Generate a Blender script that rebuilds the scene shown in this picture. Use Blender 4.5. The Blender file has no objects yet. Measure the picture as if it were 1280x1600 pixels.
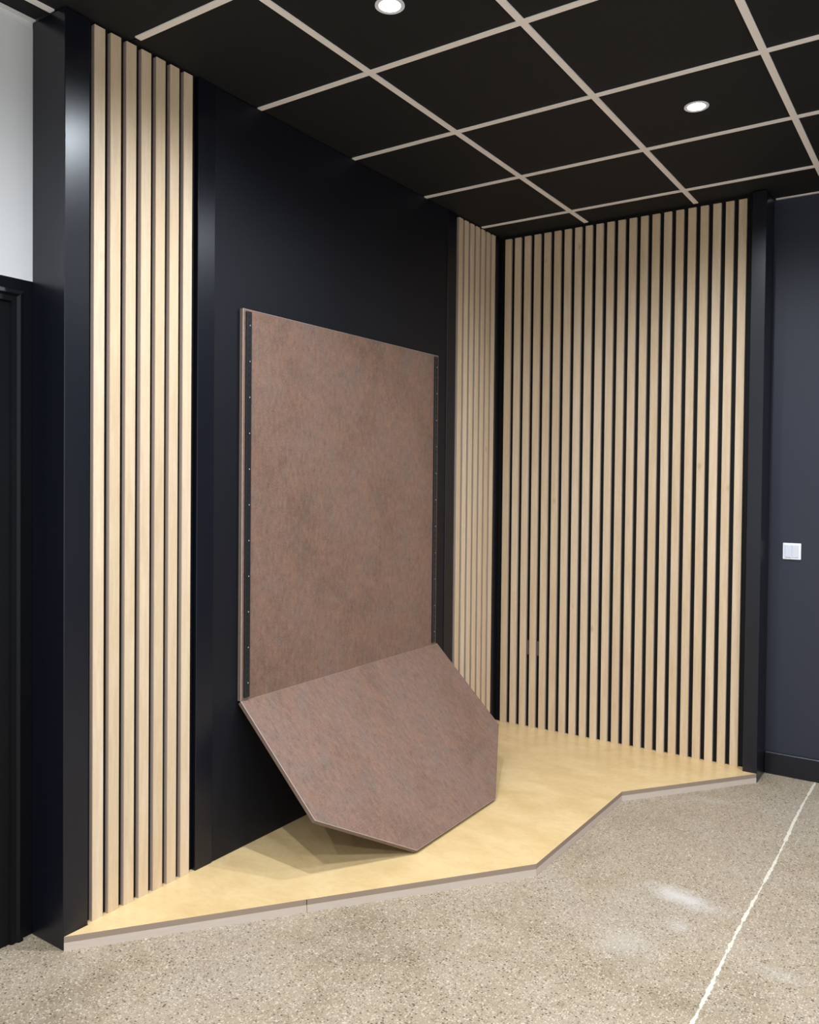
import bpy, bmesh, math, random
from mathutils import Vector, Matrix

S = bpy.context.scene
COL = S.collection

# ------------------------------------------------------------------ camera
CAM = Vector((2.33462, -4.42206, 1.49267))
YAW, PITCH, ROLL = (math.radians(a) for a in (-33.947, -1.090, 0.5714))
F_PX, PP_Y = 1293.83, -25.23          # focal length and principal point, 1280x1600 frame
fw = Vector((math.sin(YAW) * math.cos(PITCH), math.cos(YAW) * math.cos(PITCH), math.sin(PITCH)))
r0 = Vector((math.cos(YAW), -math.sin(YAW), 0)); u0 = r0.cross(fw)
rt = math.cos(ROLL) * r0 + math.sin(ROLL) * u0
up = -math.sin(ROLL) * r0 + math.cos(ROLL) * u0
cam = bpy.data.cameras.new('camera')
cam.sensor_fit = 'AUTO'; cam.sensor_width = 36
cam.lens = F_PX / 1600 * 36
cam.shift_y = PP_Y / 1600
cam.clip_start = 0.05
cam_o = bpy.data.objects.new('camera', cam); COL.objects.link(cam_o)
m = Matrix.Identity(4)
for i in range(3):
    m[i][0], m[i][1], m[i][2], m[i][3] = rt[i], up[i], -fw[i], CAM[i]
cam_o.matrix_world = m
S.camera = cam_o

# ------------------------------------------------------------------ world, exposure
WORLD = 1.85                           # fill light through unseen glazing, added to brighten the room
w = bpy.data.worlds.new('world'); S.world = w; w.use_nodes = True
w.node_tree.nodes['Background'].inputs[0].default_value = (0.88, 0.94, 1.0, 1)
w.node_tree.nodes['Background'].inputs[1].default_value = WORLD
vs = S.view_settings
vs.view_transform = 'Standard'; vs.look = 'None'; vs.gamma = 1; vs.use_curve_mapping = False
vs.exposure = -0.18
S.cycles.use_denoising = True
S.cycles.max_bounces = 8
S.cycles.diffuse_bounces = 5
LAMP_W = 170.0                          # each ceiling downlight
LAMP_C = (0.84, 0.915, 1.0)

# ------------------------------------------------------------------ dimensions (metres)
H = 2.9405          # underside of ceiling grid
F = 0.046           # platform top
XR, YF = 4.5, -6.7  # far ends of the room, out of view
XD = -0.17          # plane of the wall with the door
YB = 0.15           # plane of the recessed back wall
GX, GY = 0.541, -0.238   # one grid crossing of the ceiling

# ------------------------------------------------------------------ helpers
def link(name, me, parent=None, mats=(), matrix=None):
    o = bpy.data.objects.new(name, me); COL.objects.link(o)
    for mt in mats:
        if me and mt.name not in [x.name for x in me.materials if x]:
            me.materials.append(mt)
    if parent is not None:
        o.parent = parent
        o.matrix_parent_inverse = parent_world(parent).inverted()
    if matrix is not None: o.matrix_basis = matrix
    return o
def parent_world(o):
    mw = o.matrix_basis.copy()
    if o.parent: mw = parent_world(o.parent) @ o.matrix_parent_inverse @ mw
    return mw
def tag(o, label=None, cat=None, group=None, kind=None):
    for k, v in (('label', label), ('category', cat), ('group', group), ('kind', kind)):
        if v: o[k] = v
    return o
def thing(name, loc, label, cat, group=None):
    o = bpy.data.objects.new(name, None); COL.objects.link(o)
    o.location = loc; o.empty_display_size = 0.1
    o.matrix_basis = Matrix.Translation(loc)
    return tag(o, label, cat, group)
def add_box(bm, x0, x1, y0, y1, z0, z1, mi=0):
    v = [bm.verts.new(p) for p in ((x0,y0,z0),(x1,y0,z0),(x1,y1,z0),(x0,y1,z0),(x0,y0,z1),(x1,y0,z1),(x1,y1,z1),(x0,y1,z1))]
    for q in ((0,3,2,1),(4,5,6,7),(0,1,5,4),(1,2,6,5),(2,3,7,6),(3,0,4,7)):
        f = bm.faces.new([v[i] for i in q]); f.material_index = mi
def mesh(bm, name, bevel=0.0):
    if bevel:
        bmesh.ops.bevel(bm, geom=list(bm.edges), offset=bevel, segments=1, affect='EDGES', clamp_overlap=True)
    bmesh.ops.recalc_face_normals(bm, faces=list(bm.faces))
    me = bpy.data.meshes.new(name); bm.to_mesh(me); bm.free(); return me
def boxes(name, bl, mat, parent=None, bevel=0.0):
    """one mesh object from a list of boxes in world coordinates"""
    bm = bmesh.new()
    for b in bl: add_box(bm, *b)
    return link(name, mesh(bm, name, bevel), parent, [mat])
def struct(o): return tag(o, kind='structure')
def prism(bm, poly, z0, z1, mi=0, mi_top=None):
    a = [bm.verts.new((x, y, z0)) for x, y in poly]; b = [bm.verts.new((x, y, z1)) for x, y in poly]
    n = len(poly)
    bm.faces.new(a[::-1]).material_index = mi
    bm.faces.new(b).material_index = mi if mi_top is None else mi_top
    for i in range(n):
        bm.faces.new((a[i], a[(i+1) % n], b[(i+1) % n], b[i])).material_index = mi
def inset(poly, d):
    n = len(poly); out = []
    for i in range(n):
        p0, p1, p2 = Vector(poly[i-1]), Vector(poly[i]), Vector(poly[(i+1) % n])
        e1 = (p1 - p0).normalized(); e2 = (p2 - p1).normalized()
        n1 = Vector((-e1.y, e1.x)); n2 = Vector((-e2.y, e2.x))
        k = d / (1 + n1.dot(n2)); q = p1 + (n1 + n2) * k
        out.append((q.x, q.y))
    return out
def ring(bm, r_in, r_out, z0, z1, n=32, mi=0):
    L = []
    for i in range(n):
        a = 2 * math.pi * i / n; c, s = math.cos(a), math.sin(a)
        L.append([bm.verts.new((r*c, r*s, z)) for r, z in ((r_in, z1), (r_in, z0 + (r_out-r_in)*.1), (r_out*.97, z0), (r_out, z0 + .001), (r_out, z1))])
    for i in range(n):
        A, B = L[i], L[(i+1) % n]
        for k in range(5):
            bm.faces.new((A[k], A[(k+1) % 5], B[(k+1) % 5], B[k])).material_index = mi
def disc(bm, r, z, h, n=24):
    prism(bm, [(r*math.cos(2*math.pi*i/n), r*math.sin(2*math.pi*i/n)) for i in range(n)], z, z + h)

# ------------------------------------------------------------------ materials
class N:
    def __init__(self, name, rough=0.5, spec=0.5):
        self.m = bpy.data.materials.new(name); self.m.use_nodes = True
        self.t = self.m.node_tree; self.b = self.t.nodes['Principled BSDF']
        self.b.inputs['Roughness'].default_value = rough
        self.b.inputs['Specular IOR Level'].default_value = spec
    def n(self, typ, **kw):
        o = self.t.nodes.new(typ)
        for k, v in kw.items():
            if k.startswith('i_'):
                key = k[2:]; key = int(key) if key.isdigit() else key.replace('_', ' ')
                if isinstance(v, bpy.types.NodeSocket): self.t.links.new(v, o.inputs[key])
                else: o.inputs[key].default_value = v
            else: setattr(o, k, v)
        return o
    def coords(self, scale=(1,1,1), which='Object', rnd=0.0):
        tc = self.n('ShaderNodeTexCoord'); mp = self.n('ShaderNodeMapping', i_Vector=tc.outputs[which])
        mp.inputs['Scale'].default_value = scale
        if rnd:
            oi = self.n('ShaderNodeObjectInfo')
            cx = self.n('ShaderNodeCombineXYZ')
            mm = self.n('ShaderNodeMath', operation='MULTIPLY', i_0=oi.outputs['Random'], i_1=rnd)
            for k in range(3): self.t.links.new(mm.outputs[0], cx.inputs[k])
            self.t.links.new(cx.outputs[0], mp.inputs['Location'])
        return mp.outputs[0]
    def noise(self, vec, scale, detail=4, rough=0.55, dist=0.0):
        return self.n('ShaderNodeTexNoise', i_Vector=vec, i_Scale=scale, i_Detail=detail, i_Roughness=rough, i_Distortion=dist).outputs[0]
    def ramp(self, fac, stops):
        r = self.n('ShaderNodeValToRGB', i_0=fac); cr = r.color_ramp
        while len(cr.elements) < len(stops): cr.elements.new(0.5)
        for e, (p, c) in zip(cr.elements, stops):
            e.position = p; e.color = (*c, 1) if len(c) == 3 else c
        return r.outputs[0]
    def g(self, fac, a, b):
        return self.n('ShaderNodeMapRange', i_0=fac, i_1=float(a), i_2=float(b), i_3=0.0, i_4=1.0).outputs[0]
    def mix(self, fac, a, b, mode='MIX'):
        x = self.n('ShaderNodeMix', data_type='RGBA', blend_type=mode)
        for s, v in ((x.inputs[0], fac), (x.inputs[6], a), (x.inputs[7], b)):
            if isinstance(v, bpy.types.NodeSocket): self.t.links.new(v, s)
            elif isinstance(v, tuple): s.default_value = (*v, 1) if len(v) == 3 else v
            else: s.default_value = v
        return x.outputs[2]
    def math(self, op, a, b=0.0):
        return self.n('ShaderNodeMath', operation=op, i_0=a, i_1=b).outputs[0]
    def color(self, c):
        s = self.b.inputs['Base Color']
        if isinstance(c, bpy.types.NodeSocket): self.t.links.new(c, s)
        else: s.default_value = (*c, 1)
        return self
    def rough(self, c): self.t.links.new(c, self.b.inputs['Roughness']); return self
    def bump(self, h, strength=0.2, dist=0.002):
        bp = self.n('ShaderNodeBump', i_Height=h, i_Strength=strength, i_Distance=dist)
        self.t.links.new(bp.outputs[0], self.b.inputs['Normal']); return self

def paint(name, c, rough, var=0.12, spec=0.5):
    k = N(name, rough, spec); v = k.coords()
    nz = k.noise(v, 3.0, 3)
    k.color(k.mix(nz, tuple(x*(1-var) for x in c), tuple(x*(1+var) for x in c)))
    k.bump(k.noise(k.coords((1,1,1)), 260, 2), 0.04, 0.001)
    return k.m
BLACK_SATIN = paint('black satin board', (0.0046, 0.0052, 0.0096), 0.3, spec=0.45)
BLACK_WALL = paint('black matt wall panel', (0.0038, 0.0043, 0.0078), 0.5, spec=0.32)
BLACK_BACK = paint('black slat backing', (0.004, 0.004, 0.0045), 0.7, spec=0.25)
NAVY_WALL = paint('dark blue grey wall paint', (0.0165, 0.0185, 0.032), 0.55)
BLACK_DOOR = paint('black door paint', (0.0028, 0.0030, 0.0042), 0.4, spec=0.22)
WHITE_WALL = paint('white wall paint', (0.72, 0.71, 0.70), 0.7, 0.02)
PALE_WALL = paint('pale grey wall paint', (0.55, 0.55, 0.56), 0.8, 0.03)
WHITE_PLASTIC = paint('white switch plastic', (0.82, 0.82, 0.86), 0.35, 0.01)
GREY_PLASTIC = paint('pale grey switch plastic', (0.66, 0.66, 0.72), 0.35, 0.01)
BEIGE_PLATE = paint('dull beige cover plate', (0.11, 0.08, 0.066), 0.6, 0.05)
GRID_WHITE = paint('warm white ceiling grid', (0.93, 0.86, 0.80), 0.55, 0.03)
BLACK_RAIL = paint('black rail metal', (0.012, 0.012, 0.014), 0.38)
SLOT_BLACK = paint('slot black', (0.002, 0.002, 0.002), 0.8)
ZINC = paint('zinc screw', (0.34, 0.34, 0.36), 0.35)

def tile_mat():
    k = N('black ceiling tile', 0.75, 0.3); v = k.coords()
    k.color(k.mix(k.noise(v, 140, 2), (0.0078, 0.0080, 0.0086), (0.0125, 0.0128, 0.0135)))
    k.bump(k.noise(v, 300, 2), 0.15, 0.001); return k.m
TILE = tile_mat()

def birch(name, c_lo, c_hi, rough, stretch, rnd=0.0, knots=True):
    k = N(name, rough, 0.4)
    v = k.coords(stretch, rnd=rnd)
    grain = k.noise(v, 9, 6, 0.6, 0.4)
    fine = k.noise(v, 70, 3, 0.6)
    c = k.mix(k.g(grain, 0.3, 0.72), c_lo, c_hi)
    c = k.mix(k.math('MULTIPLY', k.g(fine, 0.45, 0.75), 0.22), c, tuple(x*0.72 for x in c_lo))
    if rnd:
        oi = k.n('ShaderNodeObjectInfo')
        c = k.mix(oi.outputs['Random'], k.mix(1.0, c, (0.90, 0.855, 0.79), 'MULTIPLY'), k.mix(1.0, c, (1.0, 0.985, 1.0), 'MULTIPLY'))
    if knots:
        v2 = k.coords((1, 1, 0.55), rnd=rnd)
        d = k.n('ShaderNodeTexVoronoi', i_Vector=v2, i_Scale=5.0).outputs['Distance']
        kn = k.ramp(d, [(0.02, (1,1,1)), (0.07, (0,0,0))])
        c = k.mix(k.math('MULTIPLY', kn, 0.5), c, (0.34, 0.22, 0.12))
    k.color(c)
    k.bump(fine, 0.08, 0.001)
    return k.m
SLAT = birch('birch slat face', (0.63, 0.472, 0.302), (0.735, 0.588, 0.41), 0.5, (6, 6, 0.5), rnd=40, knots=True)
DECK = birch('lacquered birch deck', (0.61, 0.415, 0.185), (0.755, 0.55, 0.285), 0.3, (0.55, 0.8, 1), knots=False)
def edge_mat(name, a, b, st):
    k = N(name, 0.6, 0.3); v = k.coords(st, rnd=9)
    k.color(k.mix(k.noise(v, 14, 4), a, b)); return k.m
SLAT_EDGE = edge_mat('plywood slat edge', (0.42, 0.32, 0.26), (0.53, 0.42, 0.345), (30, 30, .4))
DECK_EDGE = edge_mat('plywood deck edge', (0.26, 0.19, 0.14), (0.34, 0.255, 0.19), (1, 1, 60))
FASCIA = edge_mat('pale plywood fascia', (0.49, 0.405, 0.33), (0.60, 0.505, 0.425), (1.2, 1.2, 26))

def rust(name):
    """corten-look laminate: x across the board, y along its streaks"""
    k = N(name, 0.55, 0.35)
    v = k.coords((1, 0.75, 1)); vs_ = k.coords((1, 0.42, 1))
    big = k.noise(v, 3.0, 5, 0.6, 0.3); mid = k.noise(v, 12, 6, 0.65, 0.2)
    stre = k.noise(vs_, 60, 6, 0.7, 0.2); fine = k.noise(v, 210, 4, 0.65)
    c = k.ramp(big, [(0.30, (0.138, 0.085, 0.059)), (0.45, (0.184, 0.107, 0.076)), (0.56, (0.199, 0.122, 0.091)), (0.68, (0.189, 0.118, 0.094)), (0.8, (0.165, 0.124, 0.097))])
    c = k.mix(k.math('MULTIPLY', k.g(mid, 0.46, 0.63), 0.6), c, (0.242, 0.125, 0.079))
    c = k.mix(k.math('MULTIPLY', k.g(k.noise(k.coords((1.3, .9, 1)), 8, 5), 0.53, 0.7), 0.5), c, (0.155, 0.122, 0.101))
    c = k.mix(k.math('MULTIPLY', k.g(stre, 0.52, 0.72), 0.5), c, (0.301, 0.190, 0.149))
    c = k.mix(k.math('MULTIPLY', k.g(stre, 0.48, 0.30), 0.6), c, (0.092, 0.054, 0.038))
    c = k.mix(k.math('MULTIPLY', k.g(fine, 0.5, 0.70), 0.4), c, (0.330, 0.217, 0.176))
    c = k.mix(k.math('MULTIPLY', k.g(fine, 0.48, 0.30), 0.40), c, (0.087, 0.051, 0.036))
    k.color(c); k.bump(stre, 0.12, 0.001)
    k.rough(k.n('ShaderNodeMapRange', i_0=mid, i_3=0.45, i_4=0.65).outputs[0])
    return k.m
RUST = rust('rust brown laminate')
RUST_EDGE = edge_mat('brown laminate edge', (0.14, 0.095, 0.075), (0.19, 0.135, 0.105), (3, 3, 3))
RUST_GLINT = edge_mat('laminate edge painted highlight', (0.36, 0.29, 0.25), (0.44, 0.36, 0.31), (3, 3, 3))  # paler colour stands in for light caught on the board's chamfer

def concrete():
    k = N('ground concrete', 0.5, 0.35); v = k.coords()
    big = k.noise(v, 1.6, 5, 0.55, 0.3); mid = k.noise(v, 7, 5, 0.6)
    c = k.ramp(big, [(0.28, (0.200, 0.153, 0.096)), (0.43, (0.293, 0.228, 0.150)), (0.53, (0.339, 0.264, 0.181)), (0.62, (0.330, 0.266, 0.198)), (0.78, (0.372, 0.305, 0.236))])
    c = k.mix(k.math('MULTIPLY', k.g(mid, 0.42, 0.68), 0.45), c, (0.391, 0.319, 0.236))
    # exposed aggregate
    for sc, thr, tint, amt in ((120, 0.55, (0.60, 0.51, 0.40), 0.7), (190, 0.55, (0.57, 0.48, 0.37), 0.7), (135, 0.66, (0.125, 0.09, 0.055), 0.7), (200, 0.62, (0.14, 0.103, 0.066), 0.7)):
        vo = k.n('ShaderNodeTexVoronoi', i_Vector=v, i_Scale=float(sc))
        rnd = k.n('ShaderNodeSeparateColor', i_0=vo.outputs['Color']).outputs[0]
        inside = k.g(vo.outputs['Distance'], 0.45, 0.25)
        msk = k.math('MULTIPLY', k.math('GREATER_THAN', rnd, thr), inside)
        c = k.mix(k.math('MULTIPLY', msk, amt), c, tint)
    vo = k.n('ShaderNodeTexVoronoi', i_Vector=k.coords((1, 1.5, 1)), i_Scale=62.0)
    rnd = k.n('ShaderNodeSeparateColor', i_0=vo.outputs['Color']).outputs[1]
    msk = k.math('MULTIPLY', k.math('GREATER_THAN', rnd, 0.955), k.g(vo.outputs['Distance'], 0.34, 0.24))
    c = k.mix(k.math('MULTIPLY', msk, 0.8), c, (0.05, 0.036, 0.025))
    # scattered dark stones, denser in some areas, and a few pale ones
    dens = k.n('ShaderNodeMapRange', i_0=k.noise(v, 2.7, 3), i_1=0.35, i_2=0.65, i_3=0.93, i_4=0.72).outputs[0]
    vo = k.n('ShaderNodeTexVoronoi', i_Vector=v, i_Scale=105.0)
    rnd = k.n('ShaderNodeSeparateColor', i_0=vo.outputs['Color']).outputs[1]
    msk = k.math('MULTIPLY', k.math('GREATER_THAN', rnd, dens), k.g(vo.outputs['Distance'], 0.38, 0.26))
    c = k.mix(k.math('MULTIPLY', msk, 0.85), c, (0.040, 0.030, 0.022))
    vo = k.n('ShaderNodeTexVoronoi', i_Vector=v, i_Scale=55.0)
    rnd = k.n('ShaderNodeSeparateColor', i_0=vo.outputs['Color']).outputs[2]
    msk = k.math('MULTIPLY', k.math('GREATER_THAN', rnd, 0.993), k.g(vo.outputs['Distance'], 0.28, 0.2))
    c = k.mix(k.math('MULTIPLY', msk, 0.55), c, (0.66, 0.60, 0.52))
    # dusty smears rubbed into the slab
    for (cx, cy, rx, ry, ang, amt) in ((1.51, -1.415, 0.18, 0.075, -14, 0.75), (1.56, -1.62, 0.06, 0.05, 0, 0.32), (1.44, -1.83, 0.14, 0.11, 30, 0.28), (1.88, -1.72, 0.10, 0.05, 0, 0.25), (1.36, -0.42, 0.16, 0.05, 12, 0.22)):
        tc = k.n('ShaderNodeTexCoord'); mp = k.n('ShaderNodeMapping', vector_type='TEXTURE', i_Vector=tc.outputs['Object'])
        mp.inputs['Location'].default_value = (cx, cy, 0); mp.inputs['Rotation'].default_value = (0, 0, math.radians(ang)); mp.inputs['Scale'].default_value = (rx, ry, 1)
        d = k.n('ShaderNodeVectorMath', operation='LENGTH', i_0=mp.outputs[0]).outputs['Value']
        d = k.math('ADD', d, k.math('MULTIPLY', k.math('SUBTRACT', k.noise(v, 14, 4), 0.5), 1.1))
        c = k.mix(k.math('MULTIPLY', k.g(d, 1.0, 0.1), amt), c, (0.56, 0.52, 0.475))
    k.color(c); k.bump(k.noise(v, 220, 3), 0.12, 0.0015)
    k.rough(k.n('ShaderNodeMapRange', i_0=mid, i_3=0.42, i_4=0.62).outputs[0])
    return k.m
CONCRETE = concrete()
def joint_mat():
    k = N('white joint filler', 0.8); v = k.coords()
    k.color(k.mix(k.noise(v, 60, 4), (0.50, 0.43, 0.33), (0.74, 0.68, 0.57))); return k.m
JOINT = joint_mat()
def lens_mat():
    k = N('downlight lens', 0.4)
    k.b.inputs['Emission Color'].default_value = (*LAMP_C, 1); k.b.inputs['Emission Strength'].default_value = 14
    k.color((0.8, 0.8, 0.8)); return k.m
LENS = lens_mat()

# ------------------------------------------------------------------ the setting
fl = struct(boxes('floor', [(XD - .4, XR + .1, YF - .1, YB + .1, -0.12, 0)], CONCRETE))
tag(fl, 'speckled ground concrete floor')
# joint filled with white filler, ragged edges, running away from the viewer
random.seed(4)
bm = bmesh.new(); prev = None; y = YF + .05; wd = .004
while y < YB:
    wd = min(.0075, max(.0022, wd + random.uniform(-.0022, .0022)))
    if random.random() < .03: wd = .009
    mid = 1.731 + .003 * math.sin(y * 5.1) + random.uniform(-.0012, .0012)
    a = bm.verts.new((mid - wd * random.uniform(.6, 1.1), y, .0006)); b = bm.verts.new((mid + wd * random.uniform(.6, 1.1), y, .0006))
    if prev: bm.faces.new((prev[0], prev[1], b, a))
    prev = (a, b); y += random.uniform(.005, .014)
link('joint_filler', mesh(bm, 'joint_filler'), fl, [JOINT])

ZT = H + 0.005
wl = struct(boxes('wall_left', [(-.165, -.02, -2.797, YB + .1, 0, H + .1)], BLACK_BACK))
tag(wl, 'black panelled wall behind the brown display board')
boxes('wall_panel', [(-.02, 0, -2.27, -.612, F, H)], BLACK_WALL, wl, 0.001)
wb = struct(boxes('wall_back', [(-.02, 1.424, .02, YB, 0, H + .1)], BLACK_BACK))
wr = struct(boxes('wall_recess', [(1.40, XR, YB, YB + .1, 0, H + .1)], NAVY_WALL))
tag(wr, 'dark blue grey wall set back beside the slats')
# the rest of the room, behind and to the right of the viewpoint: unseen glazing added on two sides to let in fill light
struct(boxes('wall_right', [(XR, XR + .1, YF, YB + .1, 0, .25), (XR, XR + .1, YF, YB + .1, 2.8, H + .1), (XR, XR + .1, -.9, YB + .1, .25, 2.8), (XR, XR + .1, YF, YF + .3, .25, 2.8)], PALE_WALL))
struct(boxes('wall_front', [(XD - .4, XR + .1, YF - .1, YF, 0, .25), (XD - .4, XR + .1, YF - .1, YF, 2.8, H + .1), (XD - .4, .3, YF - .1, YF, .25, 2.8), (XR - .2, XR + .1, YF - .1, YF, .25, 2.8)], PALE_WALL))
struct(boxes('window_added_1', [(x - .03, x + .03, YF - .07, YF - .02, .25, 2.8) for x in (.33, 1.7, 2.95, 4.27)], BLACK_SATIN))
struct(boxes('window_added_2', [(XR + .02, XR + .07, y - .03, y + .03, .25, 2.8) for y in (-6.37, -5.0, -3.65, -2.3, -.93)], BLACK_SATIN))
we = struct(boxes('wall_door', [(XD - .2, XD - .0005, YF, -2.80, 2.118, H + .1), (XD - .2, XD, YF, -4.05, 0, 2.118)], WHITE_WALL))
tag(we, 'white wall above the black door')

# black boards framing the wall panel, and the corner post
struct(boxes('trim_1', [(-.02, .004, -2.349, -2.268, F, H)], BLACK_SATIN, None, .0015))
struct(boxes('trim_2', [(-.02, .004, -.613, -.523, F, H)], BLACK_SATIN, None, .0015))
struct(boxes('trim_3', [(-.02, .0, -.062, -.004, F, H)], BLACK_SATIN, None, .0015))
bb = struct(boxes('baseboard_recess', [(1.492, XR, .134, YB, 0, .112)], BLACK_SATIN, None, .003))

# door at the far left: only its frame edge shows
dr = struct(boxes('door_1', [(XD - .11, XD - .07, -3.86, -3.005, .008, 2.03)], BLACK_DOOR, None, .002))
tag(dr, 'black door in a black frame at the left edge')
boxes('surround', [(XD - .1, XD - .0005, -3.0, -2.80, 0, 2.118), (XD - .1, XD, -4.05, -3.865, 0, 2.118), (XD - .1, XD, -3.865, -3.0, 2.04, 2.118)], BLACK_DOOR, dr)
def moulding(name, pts, axis):   # architrave length with a stepped profile, mitred
    bm = bmesh.new(); prev = None
    prof = [(0, 0), (0, .016), (.012, .018), (.020, .010), (.036, .010), (.040, 0)]   # (across, proud)
    ends = []
    for (py, pz, dy, dz) in pts:
        ends.append([bm.verts.new((XD + p, py + a * dy, pz + a * dz)) for a, p in prof])
    n = len(prof)
    for i in range(n): bm.faces.new((ends[0][i], ends[0][(i+1) % n], ends[1][(i+1) % n], ends[1][i]))
    bm.faces.new(ends[0]); bm.faces.new(ends[1][::-1])
    link(name, mesh(bm, name), dr, [BLACK_DOOR])
moulding('architrave', [(-2.923, 0, -1, 0), (-2.923, 2.078, -1, -1)], 0)
moulding('architrave', [(-2.923, 2.078, -1, -1), (-3.93, 2.078, 1, -1)], 0)
moulding('architrave', [(-3.93, 0, 1, 0), (-3.93, 2.078, 1, -1)], 0)
bm = bmesh.new(); disc(bm, .025, 0, .012)
boxes('door_handle', [(XD - .07, XD - .02, -3.80, -3.785, .99, 1.005), (XD - .035, XD - .02, -3.80, -3.68, .99, 1.005)], BLACK_RAIL, dr)
bm.free()

# ------------------------------------------------------------------ ceiling: slab, tiles, grid
ce = struct(boxes('ceiling', [(XD - .4, XR + .1, YF - .1, YB + .1, H + .12, H + .2)], BLACK_BACK))
tag(ce, 'black tiled ceiling in a pale grid')
xs = [GX + .6 * i for i in range(-2, 9)]; ys = [GY - .6 * j for j in range(-1, 14)]
lamp_xy = [(.841, -2.338), (1.441, -1.138), (.841, -3.538), (.841, -4.738), (.841, -5.938), (2.641, -1.138), (2.641, -3.538), (2.641, -5.338), (3.841, -2.338), (3.841, -4.738)]
tile_cache = {}
for i in range(len(xs) - 1):
    for j in range(len(ys) - 1):
        x0, x1, y0, y1 = xs[i] + .003, xs[i+1] - .003, ys[j+1] + .003, ys[j] - .003
        cx, cy = (xs[i] + xs[i+1]) / 2, (ys[j] + ys[j+1]) / 2
        x0, x1, y0, y1 = max(x0, XD), min(x1, XR), max(y0, YF), min(y1, YB)
        if y0 > -2.885 and cx < .6: x0 = max(x0, -.019)
        if y0 > -.25 and x1 < 1.5: y1 = min(y1, .019)
        if x1 - x0 < .03 or y1 - y0 < .03: continue
        if y1 < -2.885 + .6 and y0 < -2.885 < y1 and x1 < 0: y1 = -2.887
        if x1 < 0 and y0 > -2.885: continue
        lit = any(abs(cx - a) < .05 and abs(cy - b) < .05 for a, b in lamp_xy)
        key = (round(x1 - x0, 3), round(y1 - y0, 3), lit)
        if key not in tile_cache:
            bm = bmesh.new(); hx, hy = (x1 - x0) / 2, (y1 - y0) / 2
            if lit:      # a tile with a round cut-out for the downlight
                n = 32; r = .042; sq = []
                for k in range(n):
                    a = 2 * math.pi * k / n; c, s = math.cos(a), math.sin(a); q = 1 / max(abs(c) / hx, abs(s) / hy)
                    sq.append([bm.verts.new(p) for p in ((r*c, r*s, .015), (r*c, r*s, 0), (q*c, q*s, 0), (q*c, q*s, .015))])
                for k in range(n):
                    A, B = sq[k], sq[(k+1) % n]
                    for e in range(4): bm.faces.new((A[e], B[e], B[(e+1) % 4], A[(e+1) % 4]))
            else: add_box(bm, -hx, hx, -hy, hy, 0, .015)
            tile_cache[key] = mesh(bm, 'ceiling_tile')
            tile_cache[key].materials.append(TILE)
        o = link('ceiling_tile', tile_cache[key], ce); o.matrix_basis = Matrix.Translation(((x0+x1)/2, (y0+y1)/2, ZT))
W2 = .012
def tbar(x0, x1, y0, y1): boxes('grid_bar', [(x0, x1, y0, y1, H, H + .0045)], GRID_WHITE, ce)
for x in xs:
    if x < XD: continue
    y1 = -2.888 if x < 0 else (-.016 if x < 1.42 else YB - .022)
    tbar(x - W2, x + W2, YF, y1)
for yy in ys:
    if yy > 0 or yy < YF: continue
    x0 = XD if yy < -2.885 else (.034 if yy < -2.38 else .002)
    cuts = [x0] + [x for x in xs if x > x0 + .05] + [XR]
    for a, b in zip(cuts[:-1], cuts[1:]):
        tbar(a + (W2 if a != cuts[0] else 0), b - (W2 if b != cuts[-1] else 0), yy - W2, yy + W2)
boxes('wall_angle', [(XD, XD + .02, YF, -2.887, H - .001, H + .003), (XD, XD + .002, YF, -2.887, H - .022, H)], WHITE_WALL, ce)
boxes('wall_angle', [(1.50, XR, YB - .020, YB, H, H + .003)], GRID_WHITE, ce)

# ------------------------------------------------------------------ platform
pt = thing('display_platform', (0.7, -0.8, 0), 'low birch plywood platform with an angled front edge on the concrete floor', 'platform')
front = [(.006, -2.884), (1.010, -1.571), (1.023, -.670), (1.491, -.0465)]
poly = front + [(1.4225, -.0465), (1.4225, .019), (-.019, .019), (-.019, -2.796), (.006, -2.796)]
T = .019
bm = bmesh.new(); inn = poly[:]
prism(bm, poly, F - T, F, 1, 0)
link('deck', mesh(bm, 'deck'), pt, [DECK, DECK_EDGE])
# fascia boards, one for each straight run; the long one is in two lengths
def along(a, b, t): return (a[0] + (b[0]-a[0])*t, a[1] + (b[1]-a[1])*t)
segs = [(front[0], along(front[0], front[1], .468)), (along(front[0], front[1], .469), front[1]), (front[1], front[2]), (front[2], front[3])]
for a, b in segs[:]:
    e = (Vector(b) - Vector(a)).normalized(); nn = Vector((-e.y, e.x)) * .018    # inwards
    ia, ib = Vector(a) + nn, Vector(b) + nn
    if a == front[0]: ia += e * .0255       # ends cut back against the black posts
    if b == front[3]: ib -= e * .0200
    q = [a, b, tuple(ib), tuple(ia)]
    bm = bmesh.new(); prism(bm, q, 0, F - T - .0006)
    link('fascia_board', mesh(bm, 'fascia_board'), pt, [FASCIA])
s = along(front[0], front[1], .468); e = (Vector(front[1]) - Vector(front[0])).normalized(); o_ = Vector((e.y, -e.x))
bm = bmesh.new()
q = [Vector(s) + e * .0012 + o_ * .0004, Vector(s) - e * .0012 + o_ * .0004, Vector(s) - e * .0012 - o_ * .004, Vector(s) + e * .0012 - o_ * .004]
prism(bm, [tuple(p) for p in q], F - T + .001, F - .001); link('edge_seam', mesh(bm, 'edge_seam'), pt, [SLOT_BLACK])

# ------------------------------------------------------------------ black end posts
p1 = boxes('end_post', [(-.17, .004, -2.885, -2.797, 0, H)], BLACK_SATIN, None, .002)
tag(p1, 'tall black satin post between the door and the wood slats', 'post', 'black posts ending the slat walls')
p2 = boxes('end_post', [(1.424, 1.492, -.045, YB - .001, 0, H)], BLACK_SATIN, None, .002)
tag(p2, 'narrow black post between the back slats and the dark blue wall', 'post', 'black posts ending the slat walls')

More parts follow.
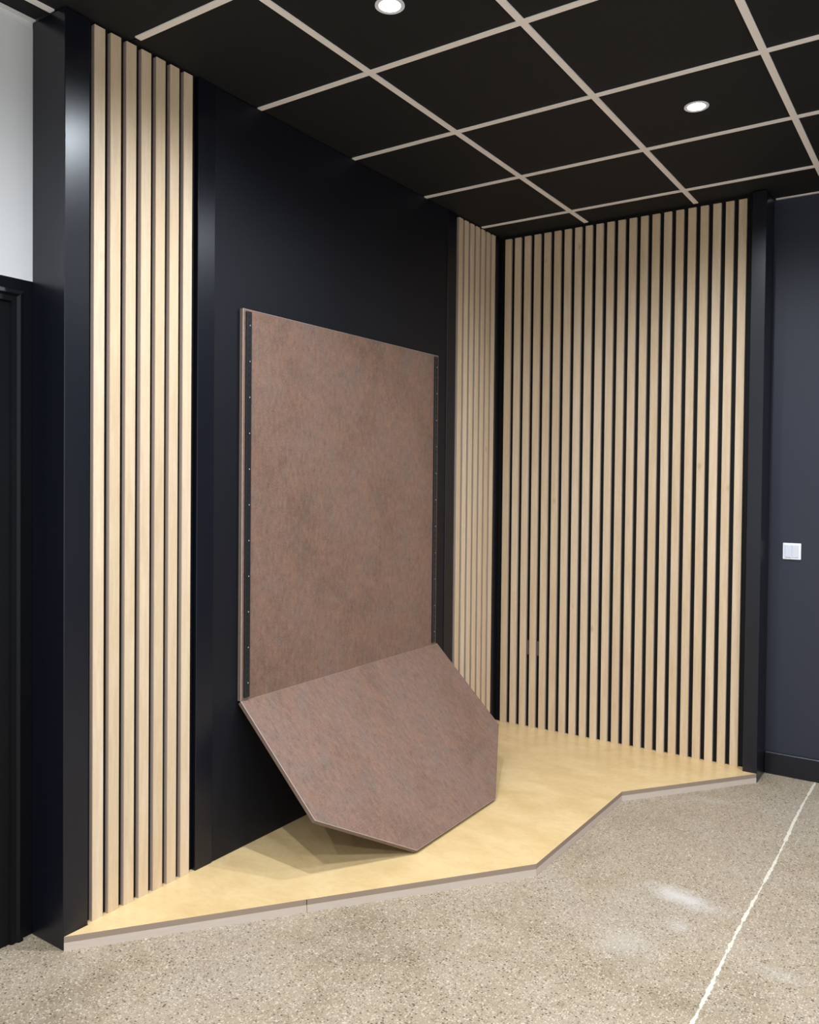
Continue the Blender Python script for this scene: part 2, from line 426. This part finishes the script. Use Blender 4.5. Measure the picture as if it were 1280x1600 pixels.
# ------------------------------------------------------------------ slat panels
SW, SD = .040, .018
def slat_mesh(w, h):
    """front face towards -y, local origin at bottom centre of the back"""
    bm = bmesh.new(); c = .0012
    pr = [(-w/2, 0), (-w/2, -SD + c), (-w/2 + c, -SD), (w/2 - c, -SD), (w/2, -SD + c), (w/2, 0)]
    a = [bm.verts.new((x, y, 0)) for x, y in pr]; b = [bm.verts.new((x, y, h)) for x, y in pr]
    for i in range(6):
        f = bm.faces.new((a[i], a[(i+1) % 6], b[(i+1) % 6], b[i])); f.material_index = 0 if i in (1, 2, 3) else 1
    bm.faces.new(a[::-1]).material_index = 1; bm.faces.new(b).material_index = 1
    me = mesh(bm, 'slat'); me.materials.append(SLAT); me.materials.append(SLAT_EDGE); return me
GRP = 'birch slat wall panels'
def slat_panel(label, wall, start, end, n, w, top):
    me = slat_mesh(w, top - F)
    pitch = (end - start - w) / (n - 1)
    if wall == 'left':
        t = thing('slat_panel', (-.018, (start + end) / 2, F), label, 'wall panel', GRP)
        boxes('backing_board', [(-.0199, -.0185, start - .018, end + .018, F, H - .001)], BLACK_BACK, t)
    else:
        t = thing('slat_panel', ((start + end) / 2, .018, F), label, 'wall panel', GRP)
        boxes('backing_board', [(start - .02, end + .02, .0185, .0199, F, H - .001)], BLACK_BACK, t)
    for i in range(n):
        p = start + w / 2 + i * pitch
        o = link('slat', me, t)
        if wall == 'left': o.matrix_basis = Matrix.Translation((-.018, p, F)) @ Matrix.Rotation(math.pi / 2, 4, 'Z')
        else: o.matrix_basis = Matrix.Translation((p, .018, F))
    return t
slat_panel('seven pale birch slats beside the black post near the door', 'left', -2.778, -2.374, 7, .040, H - .004)
slat_panel('seven birch slats between the black wall and the room corner', 'left', -.490, -.070, 7, .0415, H - .004)
slat_panel('wide wall of twenty-two birch slats behind the wooden platform', 'back', .028, 1.390, 22, .0400, H - .013)
cp = boxes('cover_plate', [(.172, .276, .0125, .0183, .470, .556)], BEIGE_PLATE, None, .0015)
tag(cp, 'dull beige plate half hidden behind the back wall slats', 'cover plate')

# ------------------------------------------------------------------ brown display
ZJ = .630; XB = .020; YL, YRR = -2.138, -.722
dp = thing('display_board', (.02, (YL + YRR) / 2, F), 'rust brown laminate board on the black wall with a sloping clipped-corner board below', 'display')
def board(name, poly, thick, mat4):
    """local: x across, y along the streaks, z out of the front face (front at z=0)"""
    bm = bmesh.new(); c = .0016
    n = len(poly); ip = inset(poly, c)
    fr = [bm.verts.new((x, y, 0)) for x, y in ip]; ed = [bm.verts.new((x, y, -c)) for x, y in poly]; bk = [bm.verts.new((x, y, -thick)) for x, y in poly]
    bm.faces.new(fr).material_index = 0; bm.faces.new(bk[::-1]).material_index = 1
    for i in range(n):
        j = (i + 1) % n
        bm.faces.new((ed[i], ed[j], fr[j], fr[i])).material_index = 2
        bm.faces.new((bk[i], bk[j], ed[j], ed[i])).material_index = 1
    return link(name, mesh(bm, name), dp, [RUST, RUST_EDGE, RUST_GLINT], mat4)
def frame(o, ax, ay, az):
    mm = Matrix.Identity(4)
    for i in range(3): mm[i][0], mm[i][1], mm[i][2], mm[i][3] = ax[i], ay[i], az[i], o[i]
    return mm
hb = 2.146 - ZJ; wbd = YRR - YL
board('upper_board', [(0, 0), (wbd, 0), (wbd, hb), (0, hb)], .0178, frame((XB, YL, ZJ), (0, 1, 0), (0, 0, 1), (1, 0, 0)))
ang = math.radians(44.6); dn = Vector((math.cos(ang), 0, -math.sin(ang))); nrm = Vector((math.sin(ang), 0, math.cos(ang)))
L = (ZJ - F) / math.sin(ang) - .0178 * math.cos(ang) / math.sin(ang) - .002
wl2 = 1.430; v1 = .532
lp = [(0, 0), (0, -v1), (.375, -L), (1.018, -L), (wl2, -v1 + .006), (wl2, 0)]
lb = board('lower_board', lp, .0178, frame((XB, YL, ZJ + .0008), (0, 1, 0), tuple(-dn), tuple(nrm)))
lb['label'] = 'sloping brown board with two clipped corners resting on the platform'
# slotted rails
for y0 in (YL + .012, -.767):
    rl = boxes('slotted_rail', [(XB, XB + .009, y0, y0 + .027, ZJ + .012, 2.136)], BLACK_RAIL, dp, .001)
    rl['label'] = 'black slotted metal rail'
    bm = bmesh.new(); z = ZJ + .03
    while z < 2.12:
        add_box(bm, XB + .0085, XB + .0094, y0 + .0105, y0 + .0145, z, z + .013); z += .025
    so = link('slot_row', mesh(bm, 'slot_row'), rl, [SLOT_BLACK]); tag(so, kind='stuff')
    bm = bmesh.new(); disc(bm, .0026, 0, .0012, 10); sm = mesh(bm, 'screw'); sm.materials.append(ZINC)
    for k in range(11):
        z = 2.083 - k * .1385
        if z < ZJ + .03: break
        o = link('screw', sm, rl); o.matrix_basis = Matrix.Translation((XB + .009, y0 + .0165, z)) @ Matrix.Rotation(math.pi / 2, 4, 'Y')

# ------------------------------------------------------------------ light switch
sw = thing('light_switch', (1.604, YB, 1.11), 'square white light switch on the dark blue wall', 'switch')
boxes('plate', [(1.561, 1.646, YB - .008, YB, 1.109, 1.192)], WHITE_PLASTIC, sw, .002)
boxes('rocker', [(1.571, 1.6025, YB - .012, YB - .008, 1.119, 1.182)], GREY_PLASTIC, sw, .0015)
boxes('rocker', [(1.6045, 1.636, YB - .011, YB - .008, 1.119, 1.182)], GREY_PLASTIC, sw, .0015)

# ------------------------------------------------------------------ downlights
def lathe_cup():
    bm = bmesh.new(); ring(bm, .034, .046, -.0035, .004, 32); return mesh(bm, 'trim_ring')
rm = lathe_cup(); rm.materials.append(WHITE_PLASTIC)
bm = bmesh.new(); disc(bm, .0345, .0005, .004, 28); lm = mesh(bm, 'lens'); lm.materials.append(LENS)
labels = ['bright recessed downlight in the black ceiling above the brown display board', 'bright recessed downlight in the black ceiling in front of the back slats']
for i, (x, y) in enumerate(lamp_xy):
    t = thing('downlight', (x, y, ZT), labels[i] if i < 2 else 'round recessed ceiling downlight out of the picture', 'downlight', 'recessed ceiling downlights')
    o = link('trim_ring', rm, t); o.matrix_basis = Matrix.Translation((x, y, ZT))
    o = link('lens', lm, t); o.matrix_basis = Matrix.Translation((x, y, ZT))
    ld = bpy.data.lights.new('downlight_lamp', 'SPOT'); ld.energy = LAMP_W; ld.color = LAMP_C
    ld.spot_size = math.radians(166); ld.spot_blend = 1.0; ld.shadow_soft_size = .022
    lo = bpy.data.objects.new('downlight_lamp', ld); COL.objects.link(lo)
    lo.parent = t; lo.matrix_parent_inverse = t.matrix_basis.inverted(); lo.location = (x, y, ZT - .006)
